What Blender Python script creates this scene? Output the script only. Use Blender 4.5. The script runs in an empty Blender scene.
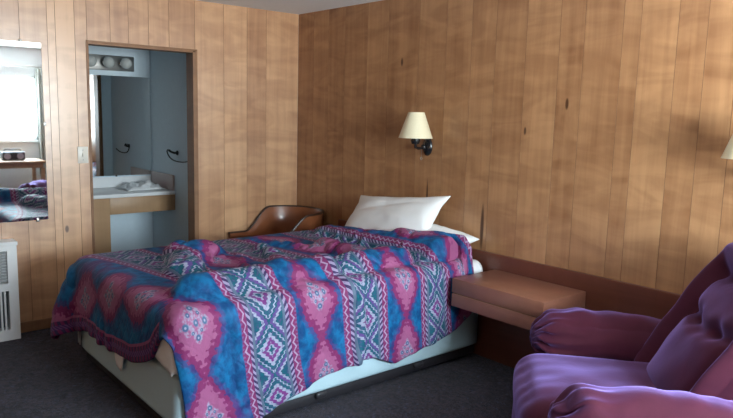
import bpy, bmesh, math, random
import numpy as np
from mathutils import Vector, Matrix, noise
PI = math.pi
random.seed(7)
S = bpy.context.scene
COL = S.collection

# ------------------------------------------------------------------ helpers
def link(o, parent=None):
    COL.objects.link(o)
    if parent is not None:
        o.parent = parent
    return o

def tag(o, label=None, cat=None, group=None, kind=None):
    for k, v in (('label', label), ('category', cat), ('group', group), ('kind', kind)):
        if v:
            o[k] = v
    return o

def thing(name, loc, rz, label, cat, group=None):
    o = bpy.data.objects.new(name, None)
    o.location = loc
    o.rotation_euler = (0, 0, rz)
    o.empty_display_size = .05
    link(o)
    return tag(o, label, cat, group)

def obj(name, bm, mat, parent=None, smooth=True, angle=40, sub=0):
    bmesh.ops.recalc_face_normals(bm, faces=bm.faces[:])
    me = bpy.data.meshes.new(name)
    bm.to_mesh(me)
    bm.free()
    for m in (mat if isinstance(mat, (list, tuple)) else [mat]):
        me.materials.append(m)
    if smooth:
        me.shade_smooth()
        if angle:
            try:
                me.set_sharp_from_angle(angle=math.radians(angle))
            except Exception:
                pass
    o = bpy.data.objects.new(name, me)
    link(o, parent)
    if sub:
        s = o.modifiers.new('sub', 'SUBSURF')
        s.levels = s.render_levels = sub
    return o

def nb():
    return bmesh.new()

def box(bm, x0, x1, y0, y1, z0, z1, bev=0.0, seg=2, M=None):
    r = bmesh.ops.create_cube(bm, size=1)
    vs = r['verts']
    for v in vs:
        v.co = Vector(((x0 + x1) / 2 + v.co.x * (x1 - x0), (y0 + y1) / 2 + v.co.y * (y1 - y0), (z0 + z1) / 2 + v.co.z * (z1 - z0)))
    if bev > 0:
        es = list({e for v in vs for e in v.link_edges})
        r2 = bmesh.ops.bevel(bm, geom=es, offset=bev, segments=seg, affect='EDGES', profile=.5)
        vs = list({v for f in r2['faces'] for v in f.verts} | {v for v in vs if v.is_valid})
    if M is not None:
        for v in vs:
            v.co = M @ v.co
    return vs

def tube(bm, pts, rad, n=10, cap=True):
    pts = [Vector(p) for p in pts]
    rads = rad if isinstance(rad, (list, tuple)) else [rad] * len(pts)
    rings = []
    prev = None
    for i, p in enumerate(pts):
        t = (pts[min(i + 1, len(pts) - 1)] - pts[max(i - 1, 0)]).normalized()
        if prev is None:
            a = t.orthogonal().normalized()
        else:
            a = (prev - t * prev.dot(t)).normalized()
        prev = a
        b = t.cross(a)
        rings.append([bm.verts.new(p + (a * math.cos(2 * PI * k / n) + b * math.sin(2 * PI * k / n)) * rads[i]) for k in range(n)])
    for r0, r1 in zip(rings, rings[1:]):
        for k in range(n):
            bm.faces.new((r0[k], r0[(k + 1) % n], r1[(k + 1) % n], r1[k]))
    if cap:
        bm.faces.new(rings[0][::-1])
        bm.faces.new(rings[-1])

def lathe(bm, prof, n=24, M=None, cap=False):
    rings = []
    for r, z in prof:
        ring = []
        for k in range(n):
            co = Vector((r * math.cos(2 * PI * k / n), r * math.sin(2 * PI * k / n), z))
            ring.append(bm.verts.new(M @ co if M is not None else co))
        rings.append(ring)
    for r0, r1 in zip(rings, rings[1:]):
        for k in range(n):
            bm.faces.new((r0[k], r0[(k + 1) % n], r1[(k + 1) % n], r1[k]))
    if cap:
        bm.faces.new(rings[0][::-1])
        bm.faces.new(rings[-1])

def sphere(bm, c, r, M=None, u=16, v=12, sc=(1, 1, 1)):
    res = bmesh.ops.create_uvsphere(bm, u_segments=u, v_segments=v, radius=r)
    for w in res['verts']:
        w.co = Vector((w.co.x * sc[0], w.co.y * sc[1], w.co.z * sc[2])) + Vector(c)
        if M is not None:
            w.co = M @ w.co

def cushion(bm, c, size, r, cuts, deform=None, puff=(0, 0, 0)):
    """soft rounded block: size = full extents, r = corner radius, puff = extra bulge per axis, deform(co, local) -> co"""
    t = bmesh.new()
    bmesh.ops.create_cube(t, size=2)
    bmesh.ops.subdivide_edges(t, edges=t.edges[:], cuts=cuts, use_grid_fill=True)
    h = Vector(size) / 2
    c = Vector(c)
    m = {}
    for v in t.verts:
        p = v.co.copy()
        q = Vector((p.x * h.x, p.y * h.y, p.z * h.z))
        inner = Vector((max(-h.x + r, min(h.x - r, q.x)), max(-h.y + r, min(h.y - r, q.y)), max(-h.z + r, min(h.z - r, q.z))))
        d = q - inner
        if d.length > 1e-9:
            q = inner + d.normalized() * r
        for i in range(3):
            j, k = (i + 1) % 3, (i + 2) % 3
            w = max(0, 1 - p[j] ** 2) * max(0, 1 - p[k] ** 2)
            q[i] += puff[i] * w * p[i]
        if deform:
            q = deform(q.copy(), p)
        m[v] = bm.verts.new(q + c)
    for f in t.faces:
        bm.faces.new([m[v] for v in f.verts])
    t.free()

def nz(p, s=1.0, seed=0.0):
    return noise.noise(Vector(p) * s + Vector((seed, seed * 1.7, -seed)))

# ------------------------------------------------------------------ materials
class X:
    """tiny expression builder for Math nodes"""
    nt = None
    def __init__(self, s): self.s = s
    @staticmethod
    def op(o, *a):
        n = X.nt.nodes.new('ShaderNodeMath')
        n.operation = o
        for i, v in enumerate(a):
            if isinstance(v, X): X.nt.links.new(v.s, n.inputs[i])
            else: n.inputs[i].default_value = v
        return X(n.outputs[0])
    def __add__(a, b): return X.op('ADD', a, b)
    __radd__ = __add__
    def __sub__(a, b): return X.op('SUBTRACT', a, b)
    def __rsub__(a, b): return X.op('SUBTRACT', b, a)
    def __mul__(a, b): return X.op('MULTIPLY', a, b)
    __rmul__ = __mul__
    def __truediv__(a, b): return X.op('DIVIDE', a, b)
    def __lt__(a, b): return X.op('LESS_THAN', a, b)
    def __gt__(a, b): return X.op('GREATER_THAN', a, b)
def xabs(a): return X.op('ABSOLUTE', a)
def xfrac(a): return X.op('FRACT', a)
def xpp(a, s): return X.op('PINGPONG', a, s)
def xmod(a, b): return X.op('FLOORED_MODULO', a, b)
def xmin(a, b): return X.op('MINIMUM', a, b)
def xmax(a, b): return X.op('MAXIMUM', a, b)
def xstep(a, lo, hi):
    n = X.nt.nodes.new('ShaderNodeMapRange')
    n.interpolation_type = 'SMOOTHSTEP'
    X.nt.links.new(a.s, n.inputs[0])
    n.inputs[1].default_value = lo; n.inputs[2].default_value = hi
    return X(n.outputs[0])
def xmix(f, a, b):
    n = X.nt.nodes.new('ShaderNodeMix')
    n.data_type = 'RGBA'
    if isinstance(f, X): X.nt.links.new(f.s, n.inputs[0])
    else: n.inputs[0].default_value = f
    for i, c in ((6, a), (7, b)):
        if isinstance(c, X): X.nt.links.new(c.s, n.inputs[i])
        else: n.inputs[i].default_value = (*c, 1)
    return X(n.outputs[2])

def new_mat(name):
    m = bpy.data.materials.new(name)
    m.use_nodes = True
    X.nt = m.node_tree
    return m, m.node_tree, m.node_tree.nodes['Principled BSDF']

def setin(b, **k):
    names = dict(rough='Roughness', metal='Metallic', spec='Specular IOR Level', coat='Coat Weight', coatr='Coat Roughness',
                 sheen='Sheen Weight', sheenr='Sheen Roughness', trans='Transmission Weight', ior='IOR', sub='Subsurface Weight')
    for a, v in k.items():
        b.inputs[names[a]].default_value = v

def tex_noise(nt, vec, scale, detail=4, rough=.5, dist=0):
    n = nt.nodes.new('ShaderNodeTexNoise')
    n.inputs['Scale'].default_value = scale
    n.inputs['Detail'].default_value = detail
    n.inputs['Roughness'].default_value = rough
    n.inputs['Distortion'].default_value = dist
    if vec is not None: nt.links.new(vec, n.inputs['Vector'])
    return X(n.outputs['Fac'])

def mapping(nt, vec, sc, loc=(0, 0, 0)):
    n = nt.nodes.new('ShaderNodeMapping')
    n.inputs['Scale'].default_value = sc
    n.inputs['Location'].default_value = loc
    nt.links.new(vec, n.inputs['Vector'])
    return n.outputs[0]

def coords(nt, kind='Object'):
    return nt.nodes.new('ShaderNodeTexCoord').outputs[kind]

def bump(nt, b, h, strength=.3, dist=.01):
    n = nt.nodes.new('ShaderNodeBump')
    n.inputs['Strength'].default_value = strength
    n.inputs['Distance'].default_value = dist
    nt.links.new(h.s, n.inputs['Height'])
    nt.links.new(n.outputs[0], b.inputs['Normal'])

def plain(name, col, rough=.5, nscale=0, namp=.12, bstr=0, metal=0, **k):
    m, nt, b = new_mat(name)
    c = coords(nt)
    if nscale:
        f = tex_noise(nt, c, nscale, 5)
        cc = xmix(f, tuple(v * (1 - namp) for v in col), tuple(min(1, v * (1 + namp)) for v in col))
        nt.links.new(cc.s, b.inputs['Base Color'])
        if bstr: bump(nt, b, f, bstr, .004)
    else:
        b.inputs['Base Color'].default_value = (*col, 1)
    setin(b, rough=rough, metal=metal, **k)
    return m

def wood(name, dark, light, axis='z', rough=.4, plank=False, coat=0., knots=(), figure=.5):
    """varnished wood, grain along the given axis; plank=True reads the per-plank attribute of the wall meshes"""
    m, nt, b = new_mat(name)
    c = coords(nt)
    stretch = {'x': (.06, 1, 1), 'y': (1, .06, 1), 'z': (1, 1, .06)}[axis]
    if plank:
        at = nt.nodes.new('ShaderNodeAttribute'); at.attribute_name = 'tone'
        tone = X(at.outputs['Fac'])
        cm = nt.nodes.new('ShaderNodeCombineXYZ')
        nt.links.new((tone * 37.0).s, cm.inputs[2]); nt.links.new((tone * 11.0).s, cm.inputs[0])
        ad = nt.nodes.new('ShaderNodeVectorMath'); ad.operation = 'ADD'
        nt.links.new(c, ad.inputs[0]); nt.links.new(cm.outputs[0], ad.inputs[1])
        v = ad.outputs[0]
    else:
        v = c
        tone = None
    g1 = tex_noise(nt, mapping(nt, v, stretch), 14, 6, .6, .6)
    g2 = tex_noise(nt, mapping(nt, v, stretch), 70, 4, .6)
    fig = tex_noise(nt, mapping(nt, v, {'x': (3.5, 1, 1), 'y': (1, 3.5, 1), 'z': (1, 1, 3.2)}[axis]), 2.2, 3, .5, 1.2)
    f = xstep(g1, .25, .75) * .34 + g2 * .12 + xstep(fig, .28, .72) * figure * .75 + .05
    if tone is not None:
        f = f + (tone - .5) * 1.0
    else:
        f = f + .05
    col = xmix(X.op('MULTIPLY_ADD', f, 1.0, 0.0), dark, light)
    X.nt.nodes[-1].clamp_factor = True
    sep = nt.nodes.new('ShaderNodeSeparateXYZ'); nt.links.new(c, sep.inputs[0])
    for (s, z, rs, rz) in knots:
        ss = X(sep.outputs[0]) + X(sep.outputs[1])
        dx = (ss - s) / rs; dz = (X(sep.outputs[2]) - z) / rz
        k = xstep(dx * dx + dz * dz + (g1 - .5) * 1.2, .2, 1.3)
        col = xmix(k, tuple(q * .42 for q in dark), col)
    nt.links.new(col.s, b.inputs['Base Color'])
    setin(b, rough=rough, coat=coat, coatr=.2)
    bump(nt, b, g2 * .4 + g1, .12, .004)
    return m

KNOT_R = [(1.35, 1.976, .014, .036), (2.768, 1.679, .012, .036), (2.483, 1.513, .009, .026), (2.181, .86, .016, .17), (1.66, 1.0, .010, .14)]
KNOT_L = [(-1.996, .712, .014, .028)]
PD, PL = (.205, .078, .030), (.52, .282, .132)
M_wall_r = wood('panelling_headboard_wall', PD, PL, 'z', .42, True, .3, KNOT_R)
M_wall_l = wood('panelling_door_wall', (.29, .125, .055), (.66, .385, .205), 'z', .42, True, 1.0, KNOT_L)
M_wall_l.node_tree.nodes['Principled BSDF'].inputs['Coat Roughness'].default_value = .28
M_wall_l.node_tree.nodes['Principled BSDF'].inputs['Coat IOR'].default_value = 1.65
M_nearwall = wood('panelling_near_wall', PD, PL, 'z', .5)
M_groove = plain('panelling_groove', (.20, .098, .046), .7)
M_trim = wood('brown_trim_wood', (.17, .08, .04), (.34, .18, .09), 'z', .45)
M_rail = wood('red_brown_veneer', (.095, .027, .015), (.18, .058, .034), 'x', .38, figure=.25, coat=.1)
M_night = wood('nightstand_laminate', (.20, .080, .050), (.32, .140, .090), 'x', .34, figure=.2, coat=.15)
M_vanwood = wood('vanity_wood', (.30, .17, .085), (.48, .30, .16), 'z', .45, figure=.3)
M_chairwood = wood('chair_wood', (.10, .035, .014), (.22, .085, .035), 'z', .35, coat=.3)
M_plinth = plain('dark_bed_frame', (.022, .02, .024), .5, 30, .2)
M_white = plain('white_plaster', (.60, .62, .63), .85, 60, .05, .2)
M_ceil = plain('ceiling_paint', (.86, .90, .94), .9, 90, .05, .35)
M_bath = plain('pale_grey_bath_wall', (.62, .73, .80), .55, 25, .05, .1)
M_bathfloor = plain('vinyl_floor', (.35, .35, .34), .5, 12, .1)
M_splash = plain('pinkish_splash_panel', (.52, .42, .40), .4, 8, .1)
M_counter = plain('white_countertop', (.80, .81, .82), .28, 40, .03)
M_chrome = plain('chrome', (.75, .76, .78), .14, metal=1)
M_brushed = plain('brushed_metal', (.45, .44, .42), .32, 50, .1, metal=1)
M_black = plain('black_enamel', (.012, .012, .014), .22)
M_rubber = plain('dark_plastic', (.02, .022, .026), .45, 40, .2)
M_ivory = plain('ivory_plastic', (.74, .70, .62), .35)
M_heater = plain('white_enamel', (.72, .73, .73), .4, 20, .03)
M_heatdark = plain('heater_inside', (.10, .12, .14), .6)
M_sheet = plain('white_cotton', (.80, .80, .79), .85, 18, .04, .15, sheen=.1)
M_box = plain('box_spring_ticking', (.44, .60, .65), .9, 80, .05, .1)
M_tick = plain('mattress_ticking', (.72, .74, .75), .9, 40, .05, .1)
M_vinyl = plain('brown_vinyl', (.20, .065, .025), .3, 14, .2, .05, coat=.35)
M_pipe = plain('dark_piping', (.03, .012, .008), .35)
M_curtain = plain('grey_green_curtain', (.34, .35, .32), .9, 30, .15)
M_window = plain('white_window_frame', (.70, .71, .71), .45)
M_desk = wood('table_wood', (.22, .12, .07), (.40, .26, .16), 'y', .4)
M_cloth = plain('white_terry', (.78, .79, .80), .95, 90, .1, .5)

# mirrors
M_mirror, nt, b = new_mat('mirror_glass')
b.inputs['Base Color'].default_value = (.80, .84, .85, 1)
setin(b, rough=.02, metal=1)
# clear window pane
M_glass, nt, b = new_mat('clear_pane')
mx = nt.nodes.new('ShaderNodeMixShader'); tr = nt.nodes.new('ShaderNodeBsdfTransparent'); gl = nt.nodes.new('ShaderNodeBsdfGlossy')
gl.inputs['Roughness'].default_value = .02
tr.inputs[0].default_value = (.95, .97, .97, 1)
mx.inputs[0].default_value = .06
nt.links.new(tr.outputs[0], mx.inputs[1]); nt.links.new(gl.outputs[0], mx.inputs[2])
nt.links.new(mx.outputs[0], nt.nodes['Material Output'].inputs[0])
# frosted globe bulbs
M_bulb, nt, b = new_mat('frosted_bulb_glass')
b.inputs['Base Color'].default_value = (.50, .52, .50, 1)
setin(b, rough=.18, sub=.0, coat=.5)
# lamp shade
M_shade, nt, b = new_mat('cream_lamp_shade')
f = tex_noise(nt, coords(nt), 160, 2)
nt.links.new(xmix(f, (.70, .62, .42), (.80, .73, .53)).s, b.inputs['Base Color'])
setin(b, rough=.35, coat=.3)
# carpet
M_carpet, nt, b = new_mat('dark_patterned_carpet')
c = coords(nt)
n1 = tex_noise(nt, mapping(nt, c, (1, 1, 1)), 22, 5, .7, 1.5)
n2 = tex_noise(nt, mapping(nt, c, (1, 1, 1)), 190, 3, .7)
n3 = tex_noise(nt, mapping(nt, c, (1, 1, 1), (4, 2, 0)), 34, 4, .6, 2.5)
col = xmix(xstep(n1, .4, .62), (.010, .010, .018), (.046, .034, .046))
col = xmix(xstep(n3, .54, .66) * .8, col, (.060, .075, .135))
col = xmix(xstep(n2, .5, .75) * .4, col, (.062, .066, .105))
nt.links.new(col.s, b.inputs['Base Color'])
setin(b, rough=1.0, sheen=.12, spec=.1)
bump(nt, b, n2 + n1 * .3, .8, .01)
# recliner velour
M_velour, nt, b = new_mat('burgundy_velour')
c = coords(nt)
n1 = tex_noise(nt, c, 9, 5, .6, .8)
n2 = tex_noise(nt, c, 240, 2)
nt.links.new(xmix(n1, (.036, .004, .010), (.068, .008, .020)).s, b.inputs['Base Color'])
setin(b, rough=.8, sheen=.85, sheenr=.40, spec=.2)
b.inputs['Sheen Tint'].default_value = (.48, .36, .95, 1)
bump(nt, b, n2 * .3 + n1, .25, .006)

# southwestern comforter
M_comf, nt, b = new_mat('southwestern_comforter_print')
uvn = nt.nodes.new('ShaderNodeUVMap'); uvn.uv_map = 'print'
hmn = nt.nodes.new('ShaderNodeUVMap'); hmn.uv_map = 'hem'
sp = nt.nodes.new('ShaderNodeSeparateXYZ'); nt.links.new(uvn.outputs[0], sp.inputs[0])
sh = nt.nodes.new('ShaderNodeSeparateXYZ'); nt.links.new(hmn.outputs[0], sh.inputs[0])
u, v, hem, hx = X(sp.outputs[0]), X(sp.outputs[1]), X(sh.outputs[0]), X(sh.outputs[1])
nA = tex_noise(nt, mapping(nt, uvn.outputs[0], (1, 1, 1)), 16, 4, .6)
nB = tex_noise(nt, mapping(nt, uvn.outputs[0], (1, 1, 1)), 70, 3, .6)
nC = tex_noise(nt, mapping(nt, uvn.outputs[0], (1, 1, 1), (3, 5, 0)), 6, 3, .5)
BLUE, BLUE2, TEAL = (.004, .050, .16), (.006, .125, .29), (.005, .095, .13)
PINK, ROSE, LILAC, WHITE = (.18, .022, .10), (.30, .085, .19), (.17, .08, .20), (.30, .31, .41)
VIO, DARK, GREY = (.075, .020, .13), (.040, .026, .09), (.09, .13, .19)
PA, PER = -1.70, .61
t = PA - v                                   # + towards the foot
beyond = t > .0
d0 = xpp(t + 10 * PER, PER / 2)              # distance from nearest band centre
foot = t > .17
d = d0 * (1 - foot) + foot * (1 - (xabs(t - .34) < 9)) + foot * xmax(.30 - xabs(t - .36), .17)
e = (1 - foot) * (PER / 2 - d0) + foot * xabs(t - .36)     # distance from the medallion row's centre line
# ---- medallion row
jag = xpp(u * 1.0, .016) * .9 + xpp(u + .004, .007) * .6
cu = xpp(u + .05, .19)                        # 0 .. .19 from a medallion's middle
jag = jag + xpp(e + cu * .4, .011) * .8
hw = xmin((.19 - cu) * .72, .098) + .004 + jag + (nA - .5) * .05
ground = xmix(xstep(nA, .38, .62), BLUE, BLUE2)
ground = xmix(xstep(nC, .56, .68) * .75, ground, VIO)
col = ground
col = xmix(xstep(hw + .03 - e, 0, .02) * .55, col, VIO)
col = xmix(xstep(hw - e, 0, .008), col, PINK)
col = xmix(xstep(hw - .042 + jag * .6 - e, 0, .008), col, ROSE)
inner = xstep(.055 + jag * .8 - (e + cu * .8), 0, .012)
col = xmix(inner * xstep(nB, .4, .6) * .8, col, WHITE)
def dot(c, a, b2, r):
    dx = cu - a; dy = e - b2
    return xstep(r * r - (dx * dx + dy * dy), 0, r * r * .6)
for a_, b_, r_ in ((.0, .0, .012), (.048, .0, .014), (.0, .040, .013), (.026, .02, .008)):
    col = xmix(dot(col, a_, b_, r_) * .85, col, (.012, .10, .20))
    col = xmix(dot(col, a_, b_, r_ * .35), col, WHITE)
medal = col
# ---- band
cd = xpp(u + .02, .11)
L = cd + d * .95 + xpp(u, .008) * 1.2
bcol = xmix(xstep(nB, .42, .58), TEAL, (.015, .06, .12))
bcol = xmix((L > .022) * (L < .034), bcol, WHITE)
bcol = xmix((L > .034) * (L < .056), bcol, (.16, .03, .17))
bcol = xmix((L > .056) * (L < .076), bcol, WHITE)
bcol = xmix((L > .098) * (L < .106), bcol, WHITE)
bcol = xmix((L > .118) * (L < .136), bcol, (.10, .05, .20))
bcol = xmix((L > .136) * (L < .150), bcol, WHITE)
bcol = xmix(xstep(nB, .5, .66) * .45, bcol, (.03, .10, .20))
band = bcol
band = xmix(d > .082, band, GREY)
rope = xpp(u + d * .8, .014) > .007
band = xmix(d > .096, band, xmix(rope, DARK, (.30, .25, .38)))
zig = xpp(u, .02) * .9 + .128
band = xmix(d > .118, band, PINK)
band = xmix((xabs(d - zig) < .005), band, (.34, .24, .36))
band = xmix(d > .150, band, xmix(xpp(u, .008) > .004, LILAC, PINK))
band = xmix(xstep(nB, .52, .68) * .4, band, (.12, .07, .17))
col = xmix(d < .160, medal, band)
# ---- printed border along the foot hem
hb = xmix(xpp(u, .018) > .009, PINK, DARK)
hb = xmix((hem > .03) * (hem < .055), hb, xmix(xpp(u + hem, .012) > .006, LILAC, VIO))
hb = xmix(hem > .075, hb, ROSE)
col = xmix((hem < .088) * (hx < 2.12), col, hb)
nt.links.new(col.s, b.inputs['Base Color'])
setin(b, rough=.6, spec=.22)
qx = xpp(u + v, .05) * 4; qy = xpp(u - v, .05) * 4
bump(nt, b, nA * .7 + nB * .15 + xstep(xmin(qx, qy), 0, .05) * .12, .45, .02)

# ------------------------------------------------------------------ room shell
H = 2.44
XW, YN = 6.1, -4.7                            # window wall, near wall
YB = [-4.7, -4.45, -4.2, -4.02, -3.8, -3.55, -3.38, -3.15, -2.97, -2.78, -2.60, -2.42, -2.25, -2.076, -2.023, -1.895, -1.812, -1.647, -1.513, -1.359, -1.198, -.985, -.731, -.515, -.329, 0]
YT = {-2.076: .66, -2.023: .92, -1.895: .98, -1.812: .74, -1.647: .62, -1.513: .5, -1.359: .6, -1.198: .55, -.985: .52, -.731: .62, -.515: .74, -.329: .40, 0: .60}
XB = [0, .235, .45, .67, .95, 1.197, 1.522, 1.789, 2.016, 2.219, 2.454, 2.691, 2.851, 3.083, 3.183, 3.383, 3.528, 3.677, 3.9, 4.1, 4.32, 4.6, 4.78, 5.05, 5.3, 5.48, 5.75, 5.95, 6.1]
XT = [.42, .50, .40, .46, .56, .48, .60, .50, .58, .54, .68, .50, .57, .54, .74, .56, .64, .58]

def plank_wall(name, mat, bounds, tones, place, zspans):
    """panelled wall: one plank per interval with V grooves; place(s, depth, z) -> point; zspans(s0, s1) -> list of (z0, z1)"""
    bm = nb()
    lay = bm.faces.layers.float.new('tone')
    g, dp = .0013, .0022
    for i, (s0, s1) in enumerate(zip(bounds, bounds[1:])):
        for z0, z1 in zspans(s0, s1):
            prof = [(s0, dp), (s0 + g, 0), (s1 - g, 0), (s1, dp)]
            lo = [bm.verts.new(place(s, q, z0)) for s, q in prof]
            hi = [bm.verts.new(place(s, q, z1)) for s, q in prof]
            for k in range(3):
                f = bm.faces.new((lo[k], lo[k + 1], hi[k + 1], hi[k]))
                f[lay] = tones[i]
                f.material_index = 0 if k == 1 else 1
            lo2 = [bm.verts.new(place(s, .1, z0)) for s in (s0, s1)]
            hi2 = [bm.verts.new(place(s, .1, z1)) for s in (s0, s1)]
            f = bm.faces.new((lo2[1], lo2[0], hi2[0], hi2[1])); f.material_index = 1
            for a, b_ in ((lo, lo2), (hi, hi2)):
                f = bm.faces.new(a + [b_[1], b_[0]]); f.material_index = 1
            f = bm.faces.new((lo[0], lo2[0], hi2[0], hi[0])); f.material_index = 1
            f = bm.faces.new((lo[3], lo2[1], hi2[1], hi[3])); f.material_index = 1
    o = obj(name, bm, mat, smooth=False)
    o['kind'] = 'structure'
    return o

DY0, DY1, DZ = -1.812, -.985, 2.05
rt = random.Random(3)
tl = [YT.get(y1, rt.uniform(.4, .75)) for y1 in YB[1:]]
plank_wall('wall_left', [M_wall_l, M_groove], YB, tl, lambda s, q, z: Vector((-q, s, z)),
           lambda a, b_: [(DZ, H)] if a >= DY0 - 1e-6 and b_ <= DY1 + 1e-6 else [(0, H)])
tr_ = [XT[i] if i < len(XT) else rt.uniform(.45, .65) for i in range(len(XB) - 1)]
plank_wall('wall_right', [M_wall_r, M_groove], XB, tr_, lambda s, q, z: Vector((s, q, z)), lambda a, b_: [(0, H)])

WY0, WY1, WZ0, WZ1 = -2.05, -.62, 1.06, 2.04
def struct(name, bm, mat):
    o = obj(name, bm, mat, smooth=False)
    o['kind'] = 'structure'
    return o
bm = nb()
box(bm, XW, XW + .1, YN, 0.1, 0, WZ0); box(bm, XW, XW + .1, YN, 0.1, WZ1, H)
box(bm, XW, XW + .1, YN, WY0, WZ0, WZ1); box(bm, XW, XW + .1, WY1, 0.1, WZ0, WZ1)
struct('wall_window', bm, M_white)
bm = nb(); box(bm, -.1, XW + .1, YN - .1, YN, 0, H); struct('wall_near', bm, M_nearwall)
bm = nb(); box(bm, 0, XW + .1, YN - .1, .1, -.1, 0); struct('floor', bm, M_carpet)
bm = nb(); box(bm, -.1, XW + .1, YN - .1, .1, H, H + .1); struct('ceiling', bm, M_ceil)
bm = nb(); box(bm, -.1, .0, 0, .1, 0, H); struct('wall_corner', bm, M_white)
# alcove behind the opening
AX, AY1, AY0 = -1.18, -.87, -2.9
bm = nb(); box(bm, AX - .1, AX, AY0 - .1, AY1 + .1, 0, H); struct('wall_alcove_back', bm, M_bath)
bm = nb(); box(bm, AX, -.1, AY1, AY1 + .1, 0, H); struct('wall_alcove_right', bm, M_bath)
bm = nb(); box(bm, AX, -.1, AY0 - .1, AY0, 0, H); struct('wall_alcove_left', bm, M_bath)
bm = nb(); box(bm, AX - .1, -.1, AY0 - .1, AY1 + .1, H, H + .1); struct('ceiling_alcove', bm, M_ceil)
bm = nb(); box(bm, AX - .1, 0, AY0 - .1, AY1 + .1, -.1, 0); struct('floor_alcove', bm, M_bathfloor)
# alcove side of the panelled wall is painted
bm = nb(); box(bm, -.112, -.1, AY0, DY0 - .02, 0, H); box(bm, -.112, -.1, DY0 - .02, AY1, DZ + .02, H); box(bm, -.112, -.1, DY1 + .02, AY1, 0, DZ + .02)
struct('wall_alcove_front', bm, M_bath)
# slim brown lining and casing of the opening
bm = nb()
box(bm, -.115, .006, DY0, DY0 + .008, 0, DZ, .002)
box(bm, -.115, .010, DY1 - .022, DY1, 0, DZ, .003)
box(bm, -.115, .010, DY0, DY1, DZ - .016, DZ, .003)
box(bm, 0, .008, DY1, DY1 + .018, 0, DZ + .012, .002)
box(bm, 0, .008, DY0 - .010, DY0, 0, DZ + .012, .002)
box(bm, 0, .008, DY0 - .010, DY1 + .018, DZ, DZ + .012, .002)
struct('trim_1', bm, M_trim)
for nm, args in (('baseboard_left', (0, .014, YN, DY0 - .02, 0, .075)), ('baseboard_left_corner', (0, .014, DY1 + .022, -.002, 0, .075)), ('baseboard_right', (4.752, XW, -.014, 0, 0, .075))):
    bm = nb(); box(bm, *args, .004); struct(nm, bm, M_trim)
# headboard-high veneer panel along the right wall
bm = nb(); box(bm, .66, 4.75, -.03, 0, .0, .712, .004)
struct('trim_2', bm, M_rail)

# window in the far wall
w = thing('window_1', (XW, 0, 0), 0, None, None); w['kind'] = 'structure'
bm = nb()
fr = .05
for a, b_ in ((WY0, WY0 + fr), (WY1 - fr, WY1), (-1.36, -1.31)):
    box(bm, .01, .09, a, b_, WZ0, WZ1, .004)
for a, b_ in ((WZ0, WZ0 + fr), (WZ1 - fr, WZ1)):
    box(bm, .01, .09, WY0, WY1, a, b_, .004)
obj('window_frame', bm, M_window, w)
bm = nb(); box(bm, .045, .05, WY0 + fr - .01, WY1 - fr + .01, WZ0 + fr - .01, WZ1 - fr + .01)
obj('pane', bm, M_glass, w)
bm = nb(); box(bm, -.04, .10, WY0 - .03, WY1 + .03, WZ0 - .03, WZ0, .006)
obj('window_sill', bm, M_window, w)

# ------------------------------------------------------------------ curtain, table and radio by the window (seen in the wall mirror)
def curtain(y0, y1, label):
    bm = nb()
    n, m_ = 60, 14
    gr = []
    for j in range(m_ + 1):
        z = .55 + (2.14 - .55) * j / m_
        row = []
        for i in range(n + 1):
            s = i / n
            row.append(bm.verts.new((XW - .085 + .022 * math.sin(s * 2 * PI * 6) + .006 * math.sin(z * 5 + s * 9), y0 + (y1 - y0) * s, z)))
        gr.append(row)
    for j in range(m_):
        for i in range(n):
            bm.faces.new((gr[j][i], gr[j][i + 1], gr[j + 1][i + 1], gr[j + 1][i]))
    o = obj('curtain', bm, M_curtain, angle=0)
    s = o.modifiers.new('thick', 'SOLIDIFY'); s.thickness = .006
    return tag(o, label, 'curtain')
curtain(-.66, -.40, 'drawn-back grey curtain at the window edge reflected in the wall mirror')
bm = nb(); tube(bm, [(XW - .085, -2.45, 2.16), (XW - .085, -.33, 2.16)], .012)
for y in (-2.4, -.37, -1.4): tube(bm, [(XW, y, 2.16), (XW - .085, y, 2.16)], .008)
tag(obj('curtain_rod', bm, M_brushed), 'slim metal curtain rod above the window', 'curtain rod')
tb = thing('side_table', (5.62, -1.35, 0), 0, 'low wooden table in front of the bright window, seen in mirror', 'table')
bm = nb(); box(bm, -.28, .28, -.62, .62, .77, .80, .006); obj('table_top', bm, M_desk, tb)
bm = nb(); box(bm, -.25, .25, -.58, .58, .70, .77); obj('apron', bm, M_desk, tb)
for sx in (-1, 1):
    for sy in (-1, 1):
        bm = nb(); box(bm, sx * .24 - .025, sx * .24 + .025, sy * .57 - .025, sy * .57 + .025, 0, .70, .004); obj('leg', bm, M_desk, tb)
rd = thing('radio', (5.58, -1.12, .80), 0, 'small dark radio on the table under the window, seen in mirror', 'radio')
bm = nb(); box(bm, -.08, .08, -.15, .15, 0.006, .125, .018, 3); obj('case', bm, M_rubber, rd)
bm = nb(); tube(bm, [(0, -.11, .12), (0, -.10, .16), (0, .10, .16), (0, .11, .12)], .008); obj('handle', bm, M_rubber, rd)
for s in (-1, 1):
    bm = nb(); lathe(bm, [(.001, -.084), (.045, -.084), (.045, -.078)], 24, Matrix.Translation((0, s * .085, .065)) @ Matrix.Rotation(PI / 2, 4, 'Y')); obj('speaker_grille', bm, M_brushed, rd)
for sx in (-.05, .05):
    for sy in (-.11, .11):
        bm = nb(); box(bm, sx - .012, sx + .012, sy - .012, sy + .012, 0, .007); obj('rubber_foot', bm, M_black, rd)

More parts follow.
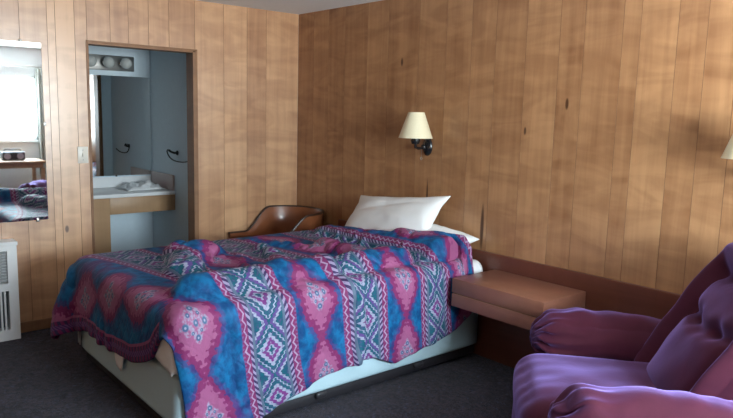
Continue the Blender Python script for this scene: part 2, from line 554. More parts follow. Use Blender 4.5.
# ------------------------------------------------------------------ wall mirror, switch, heater
mr = thing('wall_mirror', (0, -2.55, .795), 0, 'frameless wall mirror left of the doorway reflecting the bright window', 'mirror')
bm = nb(); box(bm, .002, .010, -.44, .43, 0, 1.22, .002); obj('mirror_glass', bm, M_mirror, mr, smooth=False)
for y, z in ((.36, 0), (.43, .67), (.30, 1.22), (-.36, 0), (-.36, 1.22)):
    bm = nb(); box(bm, .001, .018, y - .009, y + .009, z - .012, z + .012, .003)
    obj('mirror_clip', bm, M_brushed, mr)
sw = thing('light_switch', (0, -1.868, 1.245), 0, 'ivory light switch on the panelling beside the doorway', 'light switch')
bm = nb(); box(bm, 0, .007, -.037, .037, -.06, .06, .003); obj('switch_plate', bm, M_ivory, sw)
bm = nb(); box(bm, .006, .018, -.006, .006, -.012, .014, .002); obj('toggle', bm, M_ivory, sw)
for s in (-1, 1):
    bm = nb(); sphere(bm, (.007, 0, s * .035), .004, sc=(.4, 1, 1), u=8, v=6); obj('screw', bm, M_brushed, sw)

ht = thing('wall_heater', (0, -2.72, 0), 0, 'white metal wall heater with louvred grille standing under the mirror', 'heater')
bm = nb()
D = .13
box(bm, 0, D, .30, .36, .0, .675); box(bm, 0, D, -.36, -.30, .0, .675)
box(bm, 0, D, -.30, .30, .62, .675); box(bm, 0, D, -.30, .30, 0, .075)
box(bm, 0, D, -.30, .30, .345, .395); box(bm, 0, .03, -.30, .30, .02, .65)
box(bm, -.0, D + .006, -.366, .366, .655, .68, .003)
obj('casing', bm, M_heater, ht)
bm = nb(); box(bm, .03, .06, -.298, .298, .076, .619); obj('heating_core', bm, M_heatdark, ht)
bm = nb()
for i in range(11):
    z = .405 + i * .0195
    box(bm, -.022, .022, -.298, .298, -.0015, .0015, M=Matrix.Translation((D - .024, 0, z + .008)) @ Matrix.Rotation(math.radians(-32), 4, 'Y'))
obj('upper_louvres', bm, M_heater, ht, smooth=False)
bm = nb()
for i in range(24):
    y = -.276 + i * .024
    box(bm, D - .02, D - .004, y - .006, y + .006, .07, .36, .002, 1)
obj('lower_grille', bm, M_heater, ht, smooth=False)

# ------------------------------------------------------------------ vanity alcove
vn = thing('vanity', (0, 0, 0), 0, 'vanity with white countertop and wooden apron behind the doorway', 'vanity')
VX = -.65
bm = nb(); box(bm, AX + .001, VX, AY0 + .1, AY1 - .001, .828, .86, .006); obj('countertop', bm, M_counter, vn)
bm = nb(); box(bm, AX + .001, AX + .02, AY0 + .1, AY1 - .021, .86, .955, .004); obj('backsplash', bm, M_counter, vn)
bm = nb(); box(bm, AX + .02, VX - .02, AY1 - .02, AY1 - .001, .86, 1.0, .004); obj('side_splash', bm, M_splash, vn)
bm = nb(); box(bm, VX - .035, VX - .012, -1.455, AY1 - .001, .685, .828, .003); obj('apron', bm, M_vanwood, vn)
bm = nb(); box(bm, AX + .02, VX - .012, AY0 + .12, -1.455, .0, .828, .004); obj('cabinet', bm, M_vanwood, vn)
fc = obj('faucet', (lambda b_: (lathe(b_, [(.001, .86), (.028, .86), (.026, .875), (.014, .885), (.013, .93), (.001, .932)], 20, Matrix.Translation((AX + .10, -1.62, 0))),
     tube(b_, [(AX + .10, -1.62, .92), (AX + .13, -1.62, .945), (AX + .19, -1.62, .945), (AX + .215, -1.62, .925)], .011), b_)[-1])(nb()), M_chrome, vn)
bmir = thing('vanity_mirror', (AX, 0, 0), 0, 'plain bathroom mirror above the vanity backsplash in the alcove', 'mirror')
bm = nb(); box(bm, .002, .008, AY0 + .3, AY1 - .006, .965, 1.875, .001); obj('mirror_glass', bm, M_mirror, bmir, smooth=False)
bm = nb(); box(bm, .001, .014, -1.22, -1.205, .958, .978, .002); obj('mirror_clip', bm, M_rubber, bmir)
lb = thing('vanity_light_bar', (AX, -1.372, 1.985), 0, 'metal vanity light bar with round frosted globe bulbs, unlit', 'light')
bm = nb(); box(bm, 0, .05, -.335, .335, -.066, .066, .006); obj('back_plate', bm, M_brushed, lb)
for k in range(4):
    y = -.2325 + k * .155
    bm = nb(); lathe(bm, [(.001, .048), (.035, .05), (.033, .062), (.022, .07), (.022, .09)], 20, Matrix.Translation((0, y, 0)) @ Matrix.Rotation(PI / 2, 4, 'Y'))
    sk = obj('lamp_socket', bm, M_chrome, lb)
    bm = nb(); sphere(bm, (.125, y, 0), .05, u=20, v=14); obj('globe_bulb', bm, M_bulb, sk)
# crumpled hand towel on the counter
bm = nb()
gn = 40
gr = []
for i in range(gn + 1):
    row = []
    for j in range(gn + 1):
        a, c2 = i / gn * 2 - 1, j / gn * 2 - 1
        hgt = max(0, (1 - abs(a) ** 4)) * max(0, 1 - abs(c2) ** 4)
        z = .868 + hgt * (.026 + .05 * max(0, nz((a * 1.5, c2 * 2.4, 0), 1.3, 4)) + .035 * (1 - abs(nz((a * 2, c2 * 2, 1), 1.2, 9)) * 2.2) * (.6 + .4 * c2))
        row.append(bm.verts.new((-.93 + a * .15 + .02 * nz((a, c2, 0), 2, 1), -1.075 + c2 * .17 + .03 * nz((a, c2, 2), 1.6, 3), max(.866, z))))
    gr.append(row)
for i in range(gn):
    for j in range(gn):
        bm.faces.new((gr[i][j], gr[i + 1][j], gr[i + 1][j + 1], gr[i][j + 1]))
o = obj('hand_towel', bm, M_cloth, angle=0)
s = o.modifiers.new('thick', 'SOLIDIFY'); s.thickness = .006; s.offset = -1
tag(o, 'crumpled white hand towel lying on the vanity countertop', 'towel')
# hook and cord on the alcove's side wall
hk = thing('wall_hook', (-.60, AY1, 1.205), 0, 'small black hook with thin dark cord on the alcove side wall', 'hook')
bm = nb(); lathe(bm, [(.001, 0), (.022, 0), (.020, .008), (.001, .01)], 20, Matrix.Rotation(PI / 2, 4, 'X')); obj('rosette', bm, M_black, hk)
bm = nb(); tube(bm, [(0, -.005, 0), (-.005, -.03, .0), (-.02, -.05, .008), (-.05, -.055, .02)], [.011, .010, .009, .011]); obj('prong', bm, M_black, hk)
bm = nb()
ctl = [(-.045, -.052, .018), (-.10, -.05, .022), (-.115, -.045, -.005), (-.07, -.04, -.045), (.0, -.035, -.066), (.10, -.03, -.072), (.21, -.025, -.066), (.33, -.02, -.04)]
pts = []
for k in range(len(ctl) - 1):
    p0, p1, p2, p3 = (Vector(ctl[max(0, min(len(ctl) - 1, k + q))]) for q in (-1, 0, 1, 2))
    for t_ in range(6):
        t_ /= 6
        pts.append(.5 * (2 * p1 + (p2 - p0) * t_ + (2 * p0 - 5 * p1 + 4 * p2 - p3) * t_ ** 2 + (3 * p1 - p0 - 3 * p2 + p3) * t_ ** 3))
tube(bm, pts, .0055, 8); obj('cord', bm, M_black, hk)

# ------------------------------------------------------------------ captain's chair in the corner
ch = thing('barrel_chair', (.315, -.36, 0), math.radians(0), 'brown vinyl barrel chair in the corner behind the bed', 'chair')
def U(s):
    """plan of the rail, s in [-1,1]; open side towards -y"""
    R = .27
    arc = PI / 2 * R
    l = abs(s) * (arc + .40)
    sg = 1 if s >= 0 else -1
    if l < arc:
        a = l / R
        return Vector((sg * R * math.sin(a), .05 + R * math.cos(a), 0)), Vector((sg * math.sin(a), math.cos(a), 0))
    return Vector((sg * R, .05 - (l - arc), 0)), Vector((sg, 0, 0))
def ztop(s):
    t = (abs(s) - .50) / .32
    t = max(0, min(1, t))
    return .755 - .195 * (t * t * (3 - 2 * t))
def zlow(s): return .50 + .02 * abs(s)
bm = nb()
n, m_ = 64, 10
gi, go = [], []
for i in range(n + 1):
    s = -1 + 2 * i / n
    p, nn = U(s)
    ri, ro = [], []
    for j in range(m_ + 1):
        f = j / m_
        z = zlow(s) + (ztop(s) - zlow(s)) * f
        th = .016 + .012 * math.sin(PI * f)
        lean = nn * (.03 * (z - .5) / .25)
        ri.append(bm.verts.new(p + lean - nn * th + Vector((0, 0, z))))
        ro.append(bm.verts.new(p + lean + nn * .012 + Vector((0, 0, z))))
    gi.append(ri); go.append(ro)
for i in range(n):
    for j in range(m_):
        bm.faces.new((gi[i][j], gi[i + 1][j], gi[i + 1][j + 1], gi[i][j + 1]))
        bm.faces.new((go[i][j], go[i][j + 1], go[i + 1][j + 1], go[i + 1][j]))
    bm.faces.new((gi[i][m_], gi[i + 1][m_], go[i + 1][m_], go[i][m_]))
    bm.faces.new((gi[i][0], go[i][0], go[i + 1][0], gi[i + 1][0]))
for i in (0, n):
    bm.faces.new(gi[i] + go[i][::-1])
obj('backrest', bm, M_vinyl, ch, angle=60)
bm = nb()
pts = []
for i in range(n + 1):
    s = -1 + 2 * i / n
    p, nn = U(s); z = ztop(s)
    pts.append(p + nn * (.03 * (z - .5) / .25) + Vector((0, 0, z)))
tube(bm, pts, .013, 8); obj('piping', bm, M_pipe, ch)
bm = nb(); cushion(bm, (0, -.06, .44), (.50, .50, .10), .045, 8, puff=(0, 0, .02)); obj('seat', bm, M_vinyl, ch, angle=0)
bm = nb(); box(bm, -.235, .235, -.30, .21, .335, .395, .01); obj('seat_frame', bm, M_chairwood, ch)
for s, y in ((-1, -.27), (1, -.27), (-1, .17), (1, .17)):
    bm = nb(); tube(bm, [(s * .20, y, .36), (s * .225, y * 1.08, 0)], [.024, .015], 12); obj('leg', bm, M_chairwood, ch)
for s in (-.93, -.55, -.2, .2, .55, .93):
    p, nn = U(s)
    q = Vector((max(-.225, min(.225, p.x)), max(-.29, min(.20, p.y)), .36))
    bm = nb(); tube(bm, [q, p + Vector((0, 0, zlow(s) + .012))], .012, 10); obj('arm_post', bm, M_chairwood, ch)

# ------------------------------------------------------------------ bed
BX0, BX1, BY0, BY1 = .80, 2.25, -2.17, -.06
ZB, ZM, ZT = .085, .36, .64
bd = thing('bed', ((BX0 + BX1) / 2, (BY0 + BY1) / 2, 0), 0, 'double bed base and mattress pushed against the headboard wall', 'bed')
hx_, hy_ = (BX1 - BX0) / 2, (BY1 - BY0) / 2
bm = nb(); box(bm, -hx_ + .015, hx_ - .015, -hy_ + .03, hy_ - .02, .03, ZB, .004)
obj('bed_frame', bm, M_plinth, bd)
for x, y in ((hx_ - .004, -.82), (hx_ - .004, -.24), (hx_ - .004, .5)):
    bm = nb(); cushion(bm, (x, y, ZB - .012), (.03, .075, .04), .014, 4); obj('frame_bracket', bm, M_plinth, bd)
for sx in (-1, 1):
    for sy in (-1, 0, 1):
        bm = nb(); lathe(bm, [(.001, 0), (.03, 0), (.034, .012), (.024, .022), (.02, .04), (.001, .04)], 16, Matrix.Translation((sx * (hx_ - .09), sy * (hy_ - .15), 0)))
        obj('leg', bm, M_plinth, bd)
bm = nb(); cushion(bm, (0, 0, (ZB + ZM) / 2), (2 * hx_, 2 * hy_, ZM - ZB), .025, 16); obj('box_spring', bm, M_box, bd, angle=0)
bm = nb(); cushion(bm, (0, 0, (ZM + ZT) / 2), (2 * hx_, 2 * hy_, ZT - ZM), .07, 20, puff=(0, 0, .006)); obj('mattress', bm, M_tick, bd, angle=0)

def drape(Xp, Yp, top, r, x0, x1, y0, y1, flare=.06):
    """lay the plan point (Xp,Yp) over a rounded block"""
    cx = np.clip(Xp, x0 + r, x1 - r); cy = np.clip(Yp, y0 + r, y1 - r)
    dx, dy = Xp - cx, Yp - cy
    dd = np.sqrt(dx * dx + dy * dy) + 1e-9
    ux, uy = dx / dd, dy / dd
    a = np.clip(dd / r, 0, PI / 2)
    out = r * np.sin(a); dn = r * (1 - np.cos(a))
    ext = np.maximum(0, dd - r * PI / 2)
    out = out + ext * flare; dn = dn + ext
    return np.stack([cx + ux * out, cy + uy * out, top - dn], -1)

def grid_obj(name, P, mat, thick, uvs=None, sub=0):
    nu, nv = P.shape[:2]
    me = bpy.data.meshes.new(name)
    idx = np.arange(nu * nv).reshape(nu, nv)
    q = np.stack([idx[:-1, :-1], idx[1:, :-1], idx[1:, 1:], idx[:-1, 1:]], -1).reshape(-1, 4)
    me.from_pydata(P.reshape(-1, 3).tolist(), [], q.tolist())
    for nm, A in (uvs or {}).items():
        l = me.uv_layers.new(name=nm)
        l.data.foreach_set('uv', A.reshape(-1, 2)[q.ravel()].astype(np.float32).ravel())
    me.materials.append(mat)
    me.shade_smooth()
    o = bpy.data.objects.new(name, me)
    link(o)
    s = o.modifiers.new('thick', 'SOLIDIFY'); s.thickness = thick; s.offset = 0
    if sub:
        s = o.modifiers.new('sub', 'SUBSURF'); s.levels = s.render_levels = sub
    return o

def outline(pts, q):
    p = np.array(sorted(pts))
    return np.interp(q, p[:, 0], p[:, 1])

# --- bottom sheet hanging unevenly over the foot
na, nb_ = 120, 120
A, B = np.meshgrid(np.linspace(0, 1, na), np.linspace(0, 1, nb_), indexing='ij')
Xp = BX0 - .36 + A * (BX1 - BX0 + .36 + .14)
ye = outline([(.4, -2.50), (.62, -2.62), (.80, -2.63), (.92, -2.48), (1.15, -2.38), (1.40, -2.36), (1.50, -2.60), (1.58, -2.62), (1.64, -2.40), (1.9, -2.38), (2.25, -2.44), (2.4, -2.35)], Xp)
Yp = BY1 - .005 + B * (ye - BY1 + .005)
P = drape(Xp, Yp, ZT + .014, .07, BX0 - .012, BX1 + .012, BY0 - .012, BY1 + .06, .03)
o = grid_obj('bed_sheet', P, M_sheet, .004)
tag(o, 'white cotton sheet over the mattress, hanging at the foot', 'sheet')

# --- comforter: laid over the bed, then relaxed as cloth so that it wrinkles by itself
def make_comforter():
    na, nb_ = 132, 150
    A, B = np.meshgrid(np.linspace(0, 1, na), np.linspace(0, 1, nb_), indexing='ij')
    xr = outline([(0, 2.25 + .32), (.2, 2.25 + .35), (.33, 2.25 + .42), (.42, 2.25 + .36), (.6, 2.25 + .38), (.75, 2.25 + .42), (.88, 2.25 + .50), (1, 2.25 + .56)], B)
    xl = outline([(0, .46), (.7, .50), (1, .64)], B)
    Xp = xl + A * (xr - xl)
    ye = outline([(.42, -2.22), (.7, -2.33), (.85, -2.40), (1.1, -2.44), (1.4, -2.47), (1.75, -2.44), (2.0, -2.38), (2.12, -2.28), (2.25, -2.20), (2.5, -2.14), (2.9, -2.10)], Xp)
    y0 = -.29 + .08 * np.clip((Xp - 2.0) / .2, 0, 1) - .02 * np.sin(Xp * 5) - .10 * np.clip(1.5 - Xp, 0, 1)
    Yp = y0 + B * (ye - y0)
    rng = np.random.default_rng(5)
    # smooth random slack
    def smooth(shape, k, amp):
        g = rng.normal(size=(k, k))
        xi = np.linspace(0, k - 1.001, shape[0]); yi = np.linspace(0, k - 1.001, shape[1])
        x0 = xi.astype(int); y0_ = yi.astype(int)
        fx = (xi - x0)[:, None]; fy = (yi - y0_)[None, :]
        fx = fx * fx * (3 - 2 * fx); fy = fy * fy * (3 - 2 * fy)
        return amp * ((g[x0][:, y0_] * (1 - fx) + g[x0 + 1][:, y0_] * fx) * (1 - fy) + (g[x0][:, y0_ + 1] * (1 - fx) + g[x0 + 1][:, y0_ + 1] * fx) * fy)
    top = ZT + .035
    pin_z = outline([(.4, .66), (1.0, .71), (1.35, .74), (1.75, .79), (2.0, .84), (2.2, .835), (2.34, .72), (2.7, .40)], Xp[:, 0])
    # the print was pulled about: shift the plan a little before laying it down
    Xi = Xp + smooth(Xp.shape, 8, .012)
    Yi = Yp + smooth(Xp.shape, 9, .014)
    P = drape(Xi, Yi, top, .10, BX0 - .03, BX1 + .03, BY0 - .03, BY1 + .4, .10)
    P[..., 2] += smooth(Xp.shape, 30, .02) + np.abs(smooth(Xp.shape, 12, .02))
    # bunched ridges
    caps = [((2.03, -.65, .655), (2.05, -1.99, .665), .095), ((1.12, -1.62, .64), (1.62, -1.84, .665), .085), ((1.25, -1.50, .66), (1.45, -1.75, .68), .07), ((1.05, -.44, .65), (2.12, -.36, .72), .075),
            ((1.30, -1.15, .64), (1.95, -1.34, .66), .06), ((1.45, -.75, .65), (2.05, -.80, .66), .07), ((.745, -2.23, .30), (.81, -2.16, .56), .05), ((1.75, -.33, .74), (2.2, -.30, .74), .06), ((1.0, -1.05, .64), (1.5, -.85, .64), .045)]
    slack = 1.03 + np.abs(smooth(Xp.shape, 7, .035)) + np.abs(smooth(Xp.shape, 20, .02))
    R = np.stack([Xp, Yp], -1)
    def cons(si, sj, off0, off1, k):
        a = P[si]; b_ = P[sj]
        return
    idx = np.arange(na * nb_).reshape(na, nb_)
    sets = []
    def add(a, b_, k):
        a = a.ravel(); b_ = b_.ravel()
        Rf = R.reshape(-1, 2); sl = slack.ravel()
        sets.append((a, b_, np.linalg.norm(Rf[a] - Rf[b_], axis=1) * (sl[a] + sl[b_]) / 2, k))
    for o_ in (0, 1):
        add(idx[o_:-1:2, :], idx[o_ + 1::2, :], 1.0)
        add(idx[:, o_:-1:2], idx[:, o_ + 1::2], 1.0)
        add(idx[o_:-1:2, :-1], idx[o_ + 1::2, 1:], .35)
        add(idx[o_:-1:2, 1:], idx[o_ + 1::2, :-1], .35)
    for st, k in ((2, .025), (4, .04)):
        for o_ in range(st):
            for par in (0, 1):
                s0 = o_ + par * st
                aa = idx[s0::2 * st, :]; bb = idx[s0 + st::2 * st, :]
                n_ = min(len(aa), len(bb))
                if n_: add(aa[:n_], bb[:n_], k)
                aa = idx[:, s0::2 * st]; bb = idx[:, s0 + st::2 * st]
                n_ = min(aa.shape[1], bb.shape[1])
                if n_: add(aa[:, :n_], bb[:, :n_], k)
    pin = (Xp[:, 0] > .75) & (Xp[:, 0] < 2.30)
    P[pin, 0, 2] = pin_z[pin]; P[pin, 0, 1] = Yp[pin, 0]
    pin_i = idx[pin, 0]; pin_p = P[pin, 0].copy()
    P = P.reshape(-1, 3).copy()
    prev = P.copy()
    mg = .020
    bc = np.array([(BX0 + BX1) / 2, (BY0 + BY1) / 2 + .0, ZT / 2 + .04]); bh = np.array([hx_ + mg, hy_ + mg, ZT / 2 - .04 + mg + .012]); br = .075
    def collide(P, ref):
        Q = P - bc
        q = np.abs(Q) - bh + br
        mq = np.maximum(q, 0)
        ln = np.linalg.norm(mq, axis=1)
        dist = ln + np.minimum(q.max(1), 0) - br
        ins = dist < 0
        if ins.any():
            g = np.zeros_like(P)
            out = ln > 1e-9
            g[out] = (mq[out] / ln[out, None]) * np.sign(Q[out])
            io = ~out
            ax = q.argmax(1)
            g[io, ax[io]] = np.sign(Q[io, ax[io]])
            P[ins] -= g[ins] * dist[ins, None]
            P[ins] -= .5 * ((P - ref) - g * np.sum((P - ref) * g, 1, keepdims=True))[ins]
        for a, b_, r in caps:
            a = np.array(a); b_ = np.array(b_)
            ab = b_ - a
            t_ = np.clip((P - a) @ ab / (ab @ ab), 0, 1)
            dv = P - (a + t_[:, None] * ab)
            dl = np.linalg.norm(dv, axis=1) + 1e-9
            ins = dl < r + mg
            P[ins] += dv[ins] / dl[ins, None] * (r + mg - dl[ins])[:, None]
        P[:, 2] = np.maximum(P[:, 2], .02)
        return P
    dt = .02
    for step in range(70):
        vel = (P - prev) * .93
        prev = P.copy()
        P = P + vel
        P[:, 2] -= 9.8 * dt * dt * .6
        for it in range(7):
            for a, b_, L0, k in sets:
                dv = P[b_] - P[a]
                l = np.sqrt((dv * dv).sum(1)) + 1e-9
                c_ = (k * .5 * (l - L0) / l)[:, None] * dv
                P[a] += c_; P[b_] -= c_
            P = collide(P, prev)
            P[pin_i] = pin_p
    P = P.reshape(na, nb_, 3)
    # finer folds and creases along the cloth's normals
    du = np.gradient(P, axis=0); dv = np.gradient(P, axis=1)
    N = np.cross(du, dv); N /= np.linalg.norm(N, axis=-1, keepdims=True) + 1e-9
    N *= np.sign((N * (P - np.array([(BX0 + BX1) / 2, (BY0 + BY1) / 2, .2]))).sum(-1))[..., None]
    side = np.clip((Xp - 2.12) / .25, 0, 1)
    def g(c_, w_): return np.exp(-(c_ / w_) ** 2)
    yy = Yp + .05 * np.sin(Xp * 7) 
    fall = (np.sin(yy * 31 + 1.5 * np.sin(Yp * 9)) * .5 + np.sin(yy * 57 + 2 * np.sin(Xp * 6)) * .3) * .011 * (.25 + side)
    pleat = (.034 * g(yy + 1.17, .035) - .020 * g(yy + 1.09, .03) + .022 * g(yy + 1.90, .04) - .012 * g(yy + .80, .03) + .016 * g(yy + .62, .035)) * np.clip((Xp - 1.85) / .3, 0, 1)
    rid = np.abs(smooth(Xp.shape, 26, 1.0)); rid = np.minimum(rid, .8)
    rid2 = np.abs(smooth(Xp.shape, 44, 1.0)); rid2 = np.minimum(rid2, .8)
    crease = -.020 * np.exp(-(rid / .16) ** 2) * (1 - .5 * side) - .009 * np.exp(-(rid2 / .2) ** 2) + .006
    heap = .045 * g(Xp - 1.30 - .5 * (Yp + 1.62), .07) * g(Yp + 1.66, .20) + .030 * g(Yp + 1.46 - .10 * np.sin(Xp * 6), .035) * g(Xp - 1.75, .42)
    edge = np.clip(np.minimum(B, 1 - B) / .04, 0, 1)
    P = P + N * ((fall + pleat + crease + heap) * edge)[..., None]
    mg = .026; bh = np.array([hx_ + mg, hy_ + mg, ZT / 2 - .04 + mg + .012])
    P = P.reshape(-1, 3); Q_ = P.copy(); caps = []
    P = collide(P, Q_).reshape(na, nb_, 3)
    vp = Yp + .14 * (2.3 - Xp) * np.clip((-Yp - .45) / .8, 0, 1.2) + .16 * np.clip((Yp + .75) / .46, 0, 1.3)
    hemd = (Yp - ye)
    uv = np.stack([Xp, vp], -1); hu = np.stack([hemd, Xp], -1)
    return grid_obj('comforter', P, M_comf, .022, {'print': uv, 'hem': hu}, 1)
o = make_comforter()
tag(o, 'rumpled blue and pink southwestern patterned comforter spread on the bed', 'comforter')

# --- pillows
def pillow(name, w, h, t, M, seed, label, ear=.05):
    bm = nb()
    n = 30
    top, bot = [], []
    for i in range(n + 1):
        r0, r1 = [], []
        for j in range(n + 1):
            a, c2 = i / n * 2 - 1, j / n * 2 - 1
            k = (max(0, 1 - abs(a) ** 2.6) * max(0, 1 - abs(c2) ** 2.4)) ** .55
            pin = 1 - ear * (1 - abs(a) ** 2.2) * 0 
            x = a * w / 2 * (1 - .05 * (1 - abs(a)) - .045 * (1 - c2 * c2) * abs(a) ** 3 + .0)
            y = c2 * h / 2 * (1 - .10 * (1 - a * a) * abs(c2) ** 3)
            cr = max(0, abs(a) + abs(c2) - 1.55) / .45
            x *= 1 + ear * cr; y *= 1 + ear * cr
            wr = .014 * nz((a * 1.3 + c2 * .8, c2 * 1.8, seed), 1.3, seed) + .005 * nz((a * 4, c2 * 2, 3), 1.4, seed + 2)
            crease = -.016 * math.exp(-((c2 - .35 - .35 * a) / .10) ** 2) * (1 - a * a)
            z1 = t / 2 * k + (wr + crease) * min(1, k * 2)
            z2 = -t / 2 * k + wr * .4 * min(1, k * 2)
            edge = i in (0, n) or j in (0, n)
            v1 = bm.verts.new(M @ Vector((x, y, z1)))
            r0.append(v1)
            r1.append(v1 if edge else bm.verts.new(M @ Vector((x, y, z2))))
        top.append(r0); bot.append(r1)
    for i in range(n):
        for j in range(n):
            bm.faces.new((top[i][j], top[i + 1][j], top[i + 1][j + 1], top[i][j + 1]))
            q = (bot[i][j], bot[i][j + 1], bot[i + 1][j + 1], bot[i + 1][j])
            try: bm.faces.new(q)
            except ValueError: pass
    return tag(obj(name, bm, M_sheet, angle=0, sub=1), label, 'pillow', 'pillows on the bed')
Mp = Matrix.Translation((1.49, -.20, .845)) @ Matrix.Rotation(math.radians(-6), 4, 'Y') @ Matrix.Rotation(math.radians(50), 4, 'X')
pillow('pillow', .92, .40, .19, Mp, 2, 'large white pillow leaning on the headboard wall, corner sticking up', .09)
Mp = Matrix.Translation((1.87, -.20, .77)) @ Matrix.Rotation(math.radians(2), 4, 'Y') @ Matrix.Rotation(math.radians(8), 4, 'X')
pillow('pillow', .62, .38, .15, Mp, 6, 'flat white pillow lying under the leaning pillow, next to nightstand', .03)

# ------------------------------------------------------------------ nightstand
ns = thing('nightstand', (2.335, -.032, .44), 0, 'wall-mounted brown wooden nightstand with one drawer beside the bed', 'nightstand')
bm = nb(); box(bm, 0, .665, -.408, 0, .085, .175, .004); obj('top', bm, M_night, ns)
bm = nb()
box(bm, 0, .018, -.385, 0, 0, .087); box(bm, .647, .665, -.385, 0, 0, .087); box(bm, 0.018, .647, -.385, 0, 0, .014); box(bm, .018, .647, -.02, 0, .014, .087)
obj('carcass', bm, M_night, ns)
dr = obj('drawer', (lambda b_: (box(b_, .001, .664, -.408, -.388, .0, .079, .003), box(b_, .03, .635, -.388, -.06, .016, .07), b_)[-1])(nb()), M_night, ns)
bm = nb(); box(bm, .02, .645, -.404, -.386, .079, .085); obj('finger_groove', bm, M_groove, ns)

# ------------------------------------------------------------------ wall lamps
def sconce(x, label):
    r = thing('wall_lamp', (x, 0, 1.372), 0, label, 'lamp', 'wall lamps with cream shades')
    bm = nb()
    Mx = Matrix.Scale(1.42, 4, (0, 0, 1)) @ Matrix.Rotation(PI / 2, 4, 'X')
    lathe(bm, [(.001, 0), (.046, 0), (.046, .006), (.038, .016), (.022, .026), (.012, .03), (.001, .03)], 28, Mx); obj('wall_plate', bm, M_black, r)
    bm = nb()
    tube(bm, [(0, -.02, .01), (.004, -.06, -.008), (.015, -.11, -.012), (.028, -.15, .0), (.035, -.16, .03)], .009, 12)
    sphere(bm, (.002, -.045, -.002), .020)
    obj('arm', bm, M_black, r)
    bm = nb(); lathe(bm, [(.001, .0), (.026, .008), (.034, .03), (.030, .05), (.022, .06), (.020, .115), (.001, .115)], 20, Matrix.Translation((.035, -.16, .015))); obj('socket', bm, M_black, r)
    bm = nb()
    for k in range(14):
        sphere(bm, (-.012, -.05, -.02 - k * .0042), .0022, u=6, v=4)
    tube(bm, [(-.012 + .008 * math.cos(a * PI / 8), -.05, -.085 + .010 * math.sin(a * PI / 8)) for a in range(17)], .0022, 6)
    obj('pull_chain', bm, M_brushed, r)
    bm = nb(); lathe(bm, [(.119, .063), (.056, .240), (.054, .240), (.117, .063), (.119, .063)], 48, Matrix.Translation((.035, -.16, 0)))
    shd = obj('lamp_shade', bm, M_shade, r, angle=30)
    bm = nb()
    for k in range(3):
        a = k * 2 * PI / 3
        tube(bm, [(.035, -.16, .215), (.035 + .056 * math.cos(a), -.16 + .056 * math.sin(a), .232)], .002, 6)
    lathe(bm, [(.001, .205), (.012, .205), (.012, .22), (.001, .22)], 12, Matrix.Translation((.035, -.16, 0)))
    obj('shade_spider', bm, M_brushed, shd)
    bm = nb(); sphere(bm, (.035, -.16, .165), .03, sc=(1, 1, 1.3)); obj('light_bulb', bm, M_bulb, r)
    return r
def copy_tree(o, parent=None):
    c_ = o.copy(); COL.objects.link(c_)
    if parent is not None:
        c_.parent = parent
    for k in [k for k in o.children]:
        copy_tree(k, c_)
    return c_
s1 = sconce(1.650, 'wall lamp with cream shade and black bracket above the bed')
s2 = copy_tree(s1)
s2.location.x = 3.805
s2['label'] = 'wall lamp with cream shade above the burgundy recliner'

# ------------------------------------------------------------------ recliner
rc = thing('recliner', (3.73, -.73, 0), math.radians(220), 'overstuffed burgundy velour recliner beside the nightstand', 'armchair')
def arm(side):
    def dfm(q, p):
        # front end gathered into pleats, top rolled and lumpy
        ang = math.atan2(q.z, q.y)
        fr_ = max(0, (q.x - .10) / .27)
        q.y += .014 * math.sin(ang * 13 + 2 * nz((q.x, q.y, q.z), 6, side)) * fr_ ** 1.5 * p.y * 1.0
        q.z += .010 * math.sin(q.y * 95 + 2.0 * nz((q.x * 2, q.y, 0), 5, side + 3)) * fr_ ** 1.5
        q.x += .012 * math.sin(ang * 13) * (1 if p.x > .9 else 0) * .5
        q += Vector((0, .010, .012)) * nz(q, 7, 5 + side)
        q.z += -.055 * max(0, (q.x + .05) / .42) ** 2 * 0 - .03 * max(0, -(q.x - .0) / .4)
        q.z += .009 * math.sin(q.x * 52 + 5 * nz(q, 4, 2 + side)) * max(0, p.z) * (.4 + fr_)
        return q
    bm = nb()
    cushion(bm, (.03, 0, .49), (.74, .25, .24), .11, 26, dfm, puff=(.02, .01, .02))
    a = obj('arm_pad', bm, M_velour, None, angle=0, sub=1)
    bm = nb()
    cushion(bm, (.0, 0, .26), (.72, .20, .40), .05, 12, lambda q, p: q + Vector((0, .006 * nz(q, 6, 1), 0)))
    b2 = obj('armrest', bm, M_velour, rc, angle=0, sub=1)
    b2.location = (0, side * .425, 0)
    a.parent = b2
arm(-1); arm(1.13)
bm = nb()
def dseat(q, p):
    q += Vector((0, .004, .010)) * nz(q, 7, 8)
    q.z += .005 * math.sin(q.y * 60 + 4 * nz(q, 4, 1)) * max(0, p.x) ** 3
    return q
cushion(bm, (.13, .02, .36), (.72, .66, .20), .085, 22, dseat, puff=(.02, 0, .025)); obj('seat_cushion', bm, M_velour, rc, angle=0, sub=1)
bm = nb(); cushion(bm, (.44, 0, .20), (.09, .60, .27), .04, 12, lambda q, p: q + Vector((.008 * nz(q, 6, 3), 0, 0)), puff=(.02, 0, 0)); obj('footrest', bm, M_velour, rc, angle=0, sub=1)
bm = nb(); box(bm, -.36, .38, -.37, .37, .05, .29, .02); obj('base', bm, M_velour, rc)
for sx in (-.28, .30):
    for sy in (-.3, .3):
        bm = nb(); lathe(bm, [(.001, 0), (.025, 0), (.025, .055), (.001, .055)], 14, Matrix.Translation((sx, sy, 0))); obj('glide', bm, M_black, rc)
rc.scale = (1.08, 1.08, 1.04)
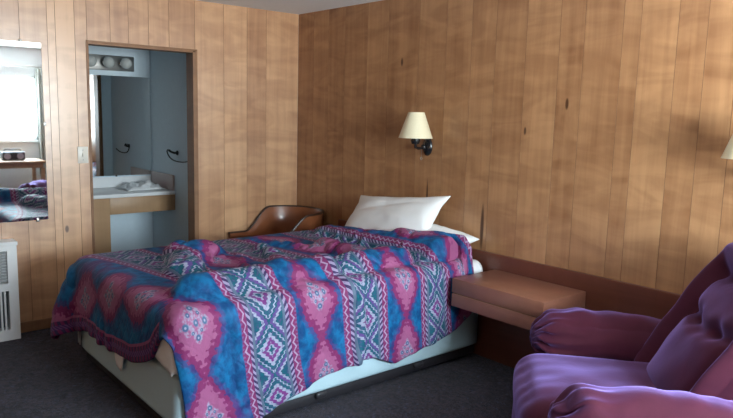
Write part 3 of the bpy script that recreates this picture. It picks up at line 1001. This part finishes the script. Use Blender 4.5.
# backrest: padded rim round an inset tufted panel, leaning back
TL = math.radians(31)
Mb = Matrix.Translation((-.12, 0, .34)) @ Matrix.Rotation(-TL, 4, 'Y')
def dback(q, p):
    a, b_ = p.y, (p.z + 1) / 2
    # outline: narrower at the waist, rounded shoulders
    wid = 1.0 - .10 * max(0, .35 - b_) - .30 * max(0, b_ - .62) ** 2 * 4
    q.y *= wid
    sx = max(0, p.x)
    rim = max(abs(a) ** 1.0, max(0, (b_ - .30) / .70))
    groove = math.exp(-((rim - .66) / .055) ** 2)
    bulge = .05 * max(0, 1 - abs(rim - .84) / .20)
    inner = .035 * max(0, 1 - (rim / .64) ** 2)
    tuft = 0
    for ta, tb_ in ((-.26, .50), (.26, .50)):
        tuft += math.exp(-(((a - ta) / .09) ** 2 + ((b_ - tb_) / .05) ** 2))
    seam = 1.6 * math.exp(-((b_ - .46 - .10 * abs(a)) / .035) ** 2) * (1 if rim < .62 else 0)
    q.x += sx * (bulge + inner - .045 * groove - .035 * tuft - .022 * seam)
    q.x += .012 * nz(q, 6, 11) + .006 * sx * math.sin(math.atan2(b_ - .5, a) * 22 + 3 * nz(q, 5, 2)) * groove
    return q
cushion(bm := nb(), (0, 0, .38), (.24, .74, .80), .105, 40, dback, puff=(.015, .015, .02))
for v_ in bm.verts: v_.co = Mb @ v_.co
obj('backrest', bm, M_velour, rc, angle=0, sub=1)
bm = nb(); tube(bm, [(-.10, .545, .30), (-.02, .555, .33), (.06, .55, .37)], [.012, .012, .018], 10); obj('recline_lever', bm, M_black, rc)

# ------------------------------------------------------------------ camera (solved from the photograph's vanishing lines)
cam = bpy.data.cameras.new('camera')
co = bpy.data.objects.new('camera', cam); link(co)
R_, U_, F_ = (0.64364617, 0.76489323, 0.02565058), (-0.12467786, 0.07172842, 0.98960116), (-0.75509936, 0.64015106, -0.14153297)
M4 = Matrix(((R_[0], U_[0], -F_[0], 5.02371), (R_[1], U_[1], -F_[1], -3.4196), (R_[2], U_[2], -F_[2], 1.59417), (0, 0, 0, 1)))
co.matrix_world = M4
cam.sensor_fit = 'HORIZONTAL'; cam.sensor_width = 36; cam.lens = 36 * 667.404 / 733
cam.clip_start = .02
S.camera = co

# ------------------------------------------------------------------ daylight through the window
wd = bpy.data.worlds.new('daylight'); S.world = wd; wd.use_nodes = True
nt = wd.node_tree; bg = nt.nodes['Background']; X.nt = nt
tc = nt.nodes.new('ShaderNodeTexCoord'); sz = nt.nodes.new('ShaderNodeSeparateXYZ'); nt.links.new(tc.outputs['Generated'], sz.inputs[0])
z = X(sz.outputs[2])
colr = xmix(xstep(z, -.12, .06), (1.12, 1.16, 1.17), xmix(xstep(z, .0, .6), (.82, .93, .99), (1.02, 1.22, 1.44)))
nt.links.new(colr.s, bg.inputs[0])
bg.inputs[1].default_value = 66.0
pl = bpy.data.lights.new('window_portal', 'AREA'); pl.shape = 'RECTANGLE'
pl.size = WZ1 - WZ0; pl.size_y = WY1 - WY0; pl.cycles.is_portal = True
po = bpy.data.objects.new('window_portal', pl); link(po)
po.location = (XW + .11, (WY0 + WY1) / 2, (WZ0 + WZ1) / 2); po.rotation_euler = (0, PI / 2, 0)

S.view_settings.view_transform = 'Standard'; S.view_settings.look = 'None'
S.view_settings.exposure = 0.26; S.view_settings.gamma = 1.0
S.view_settings.use_curve_mapping = False
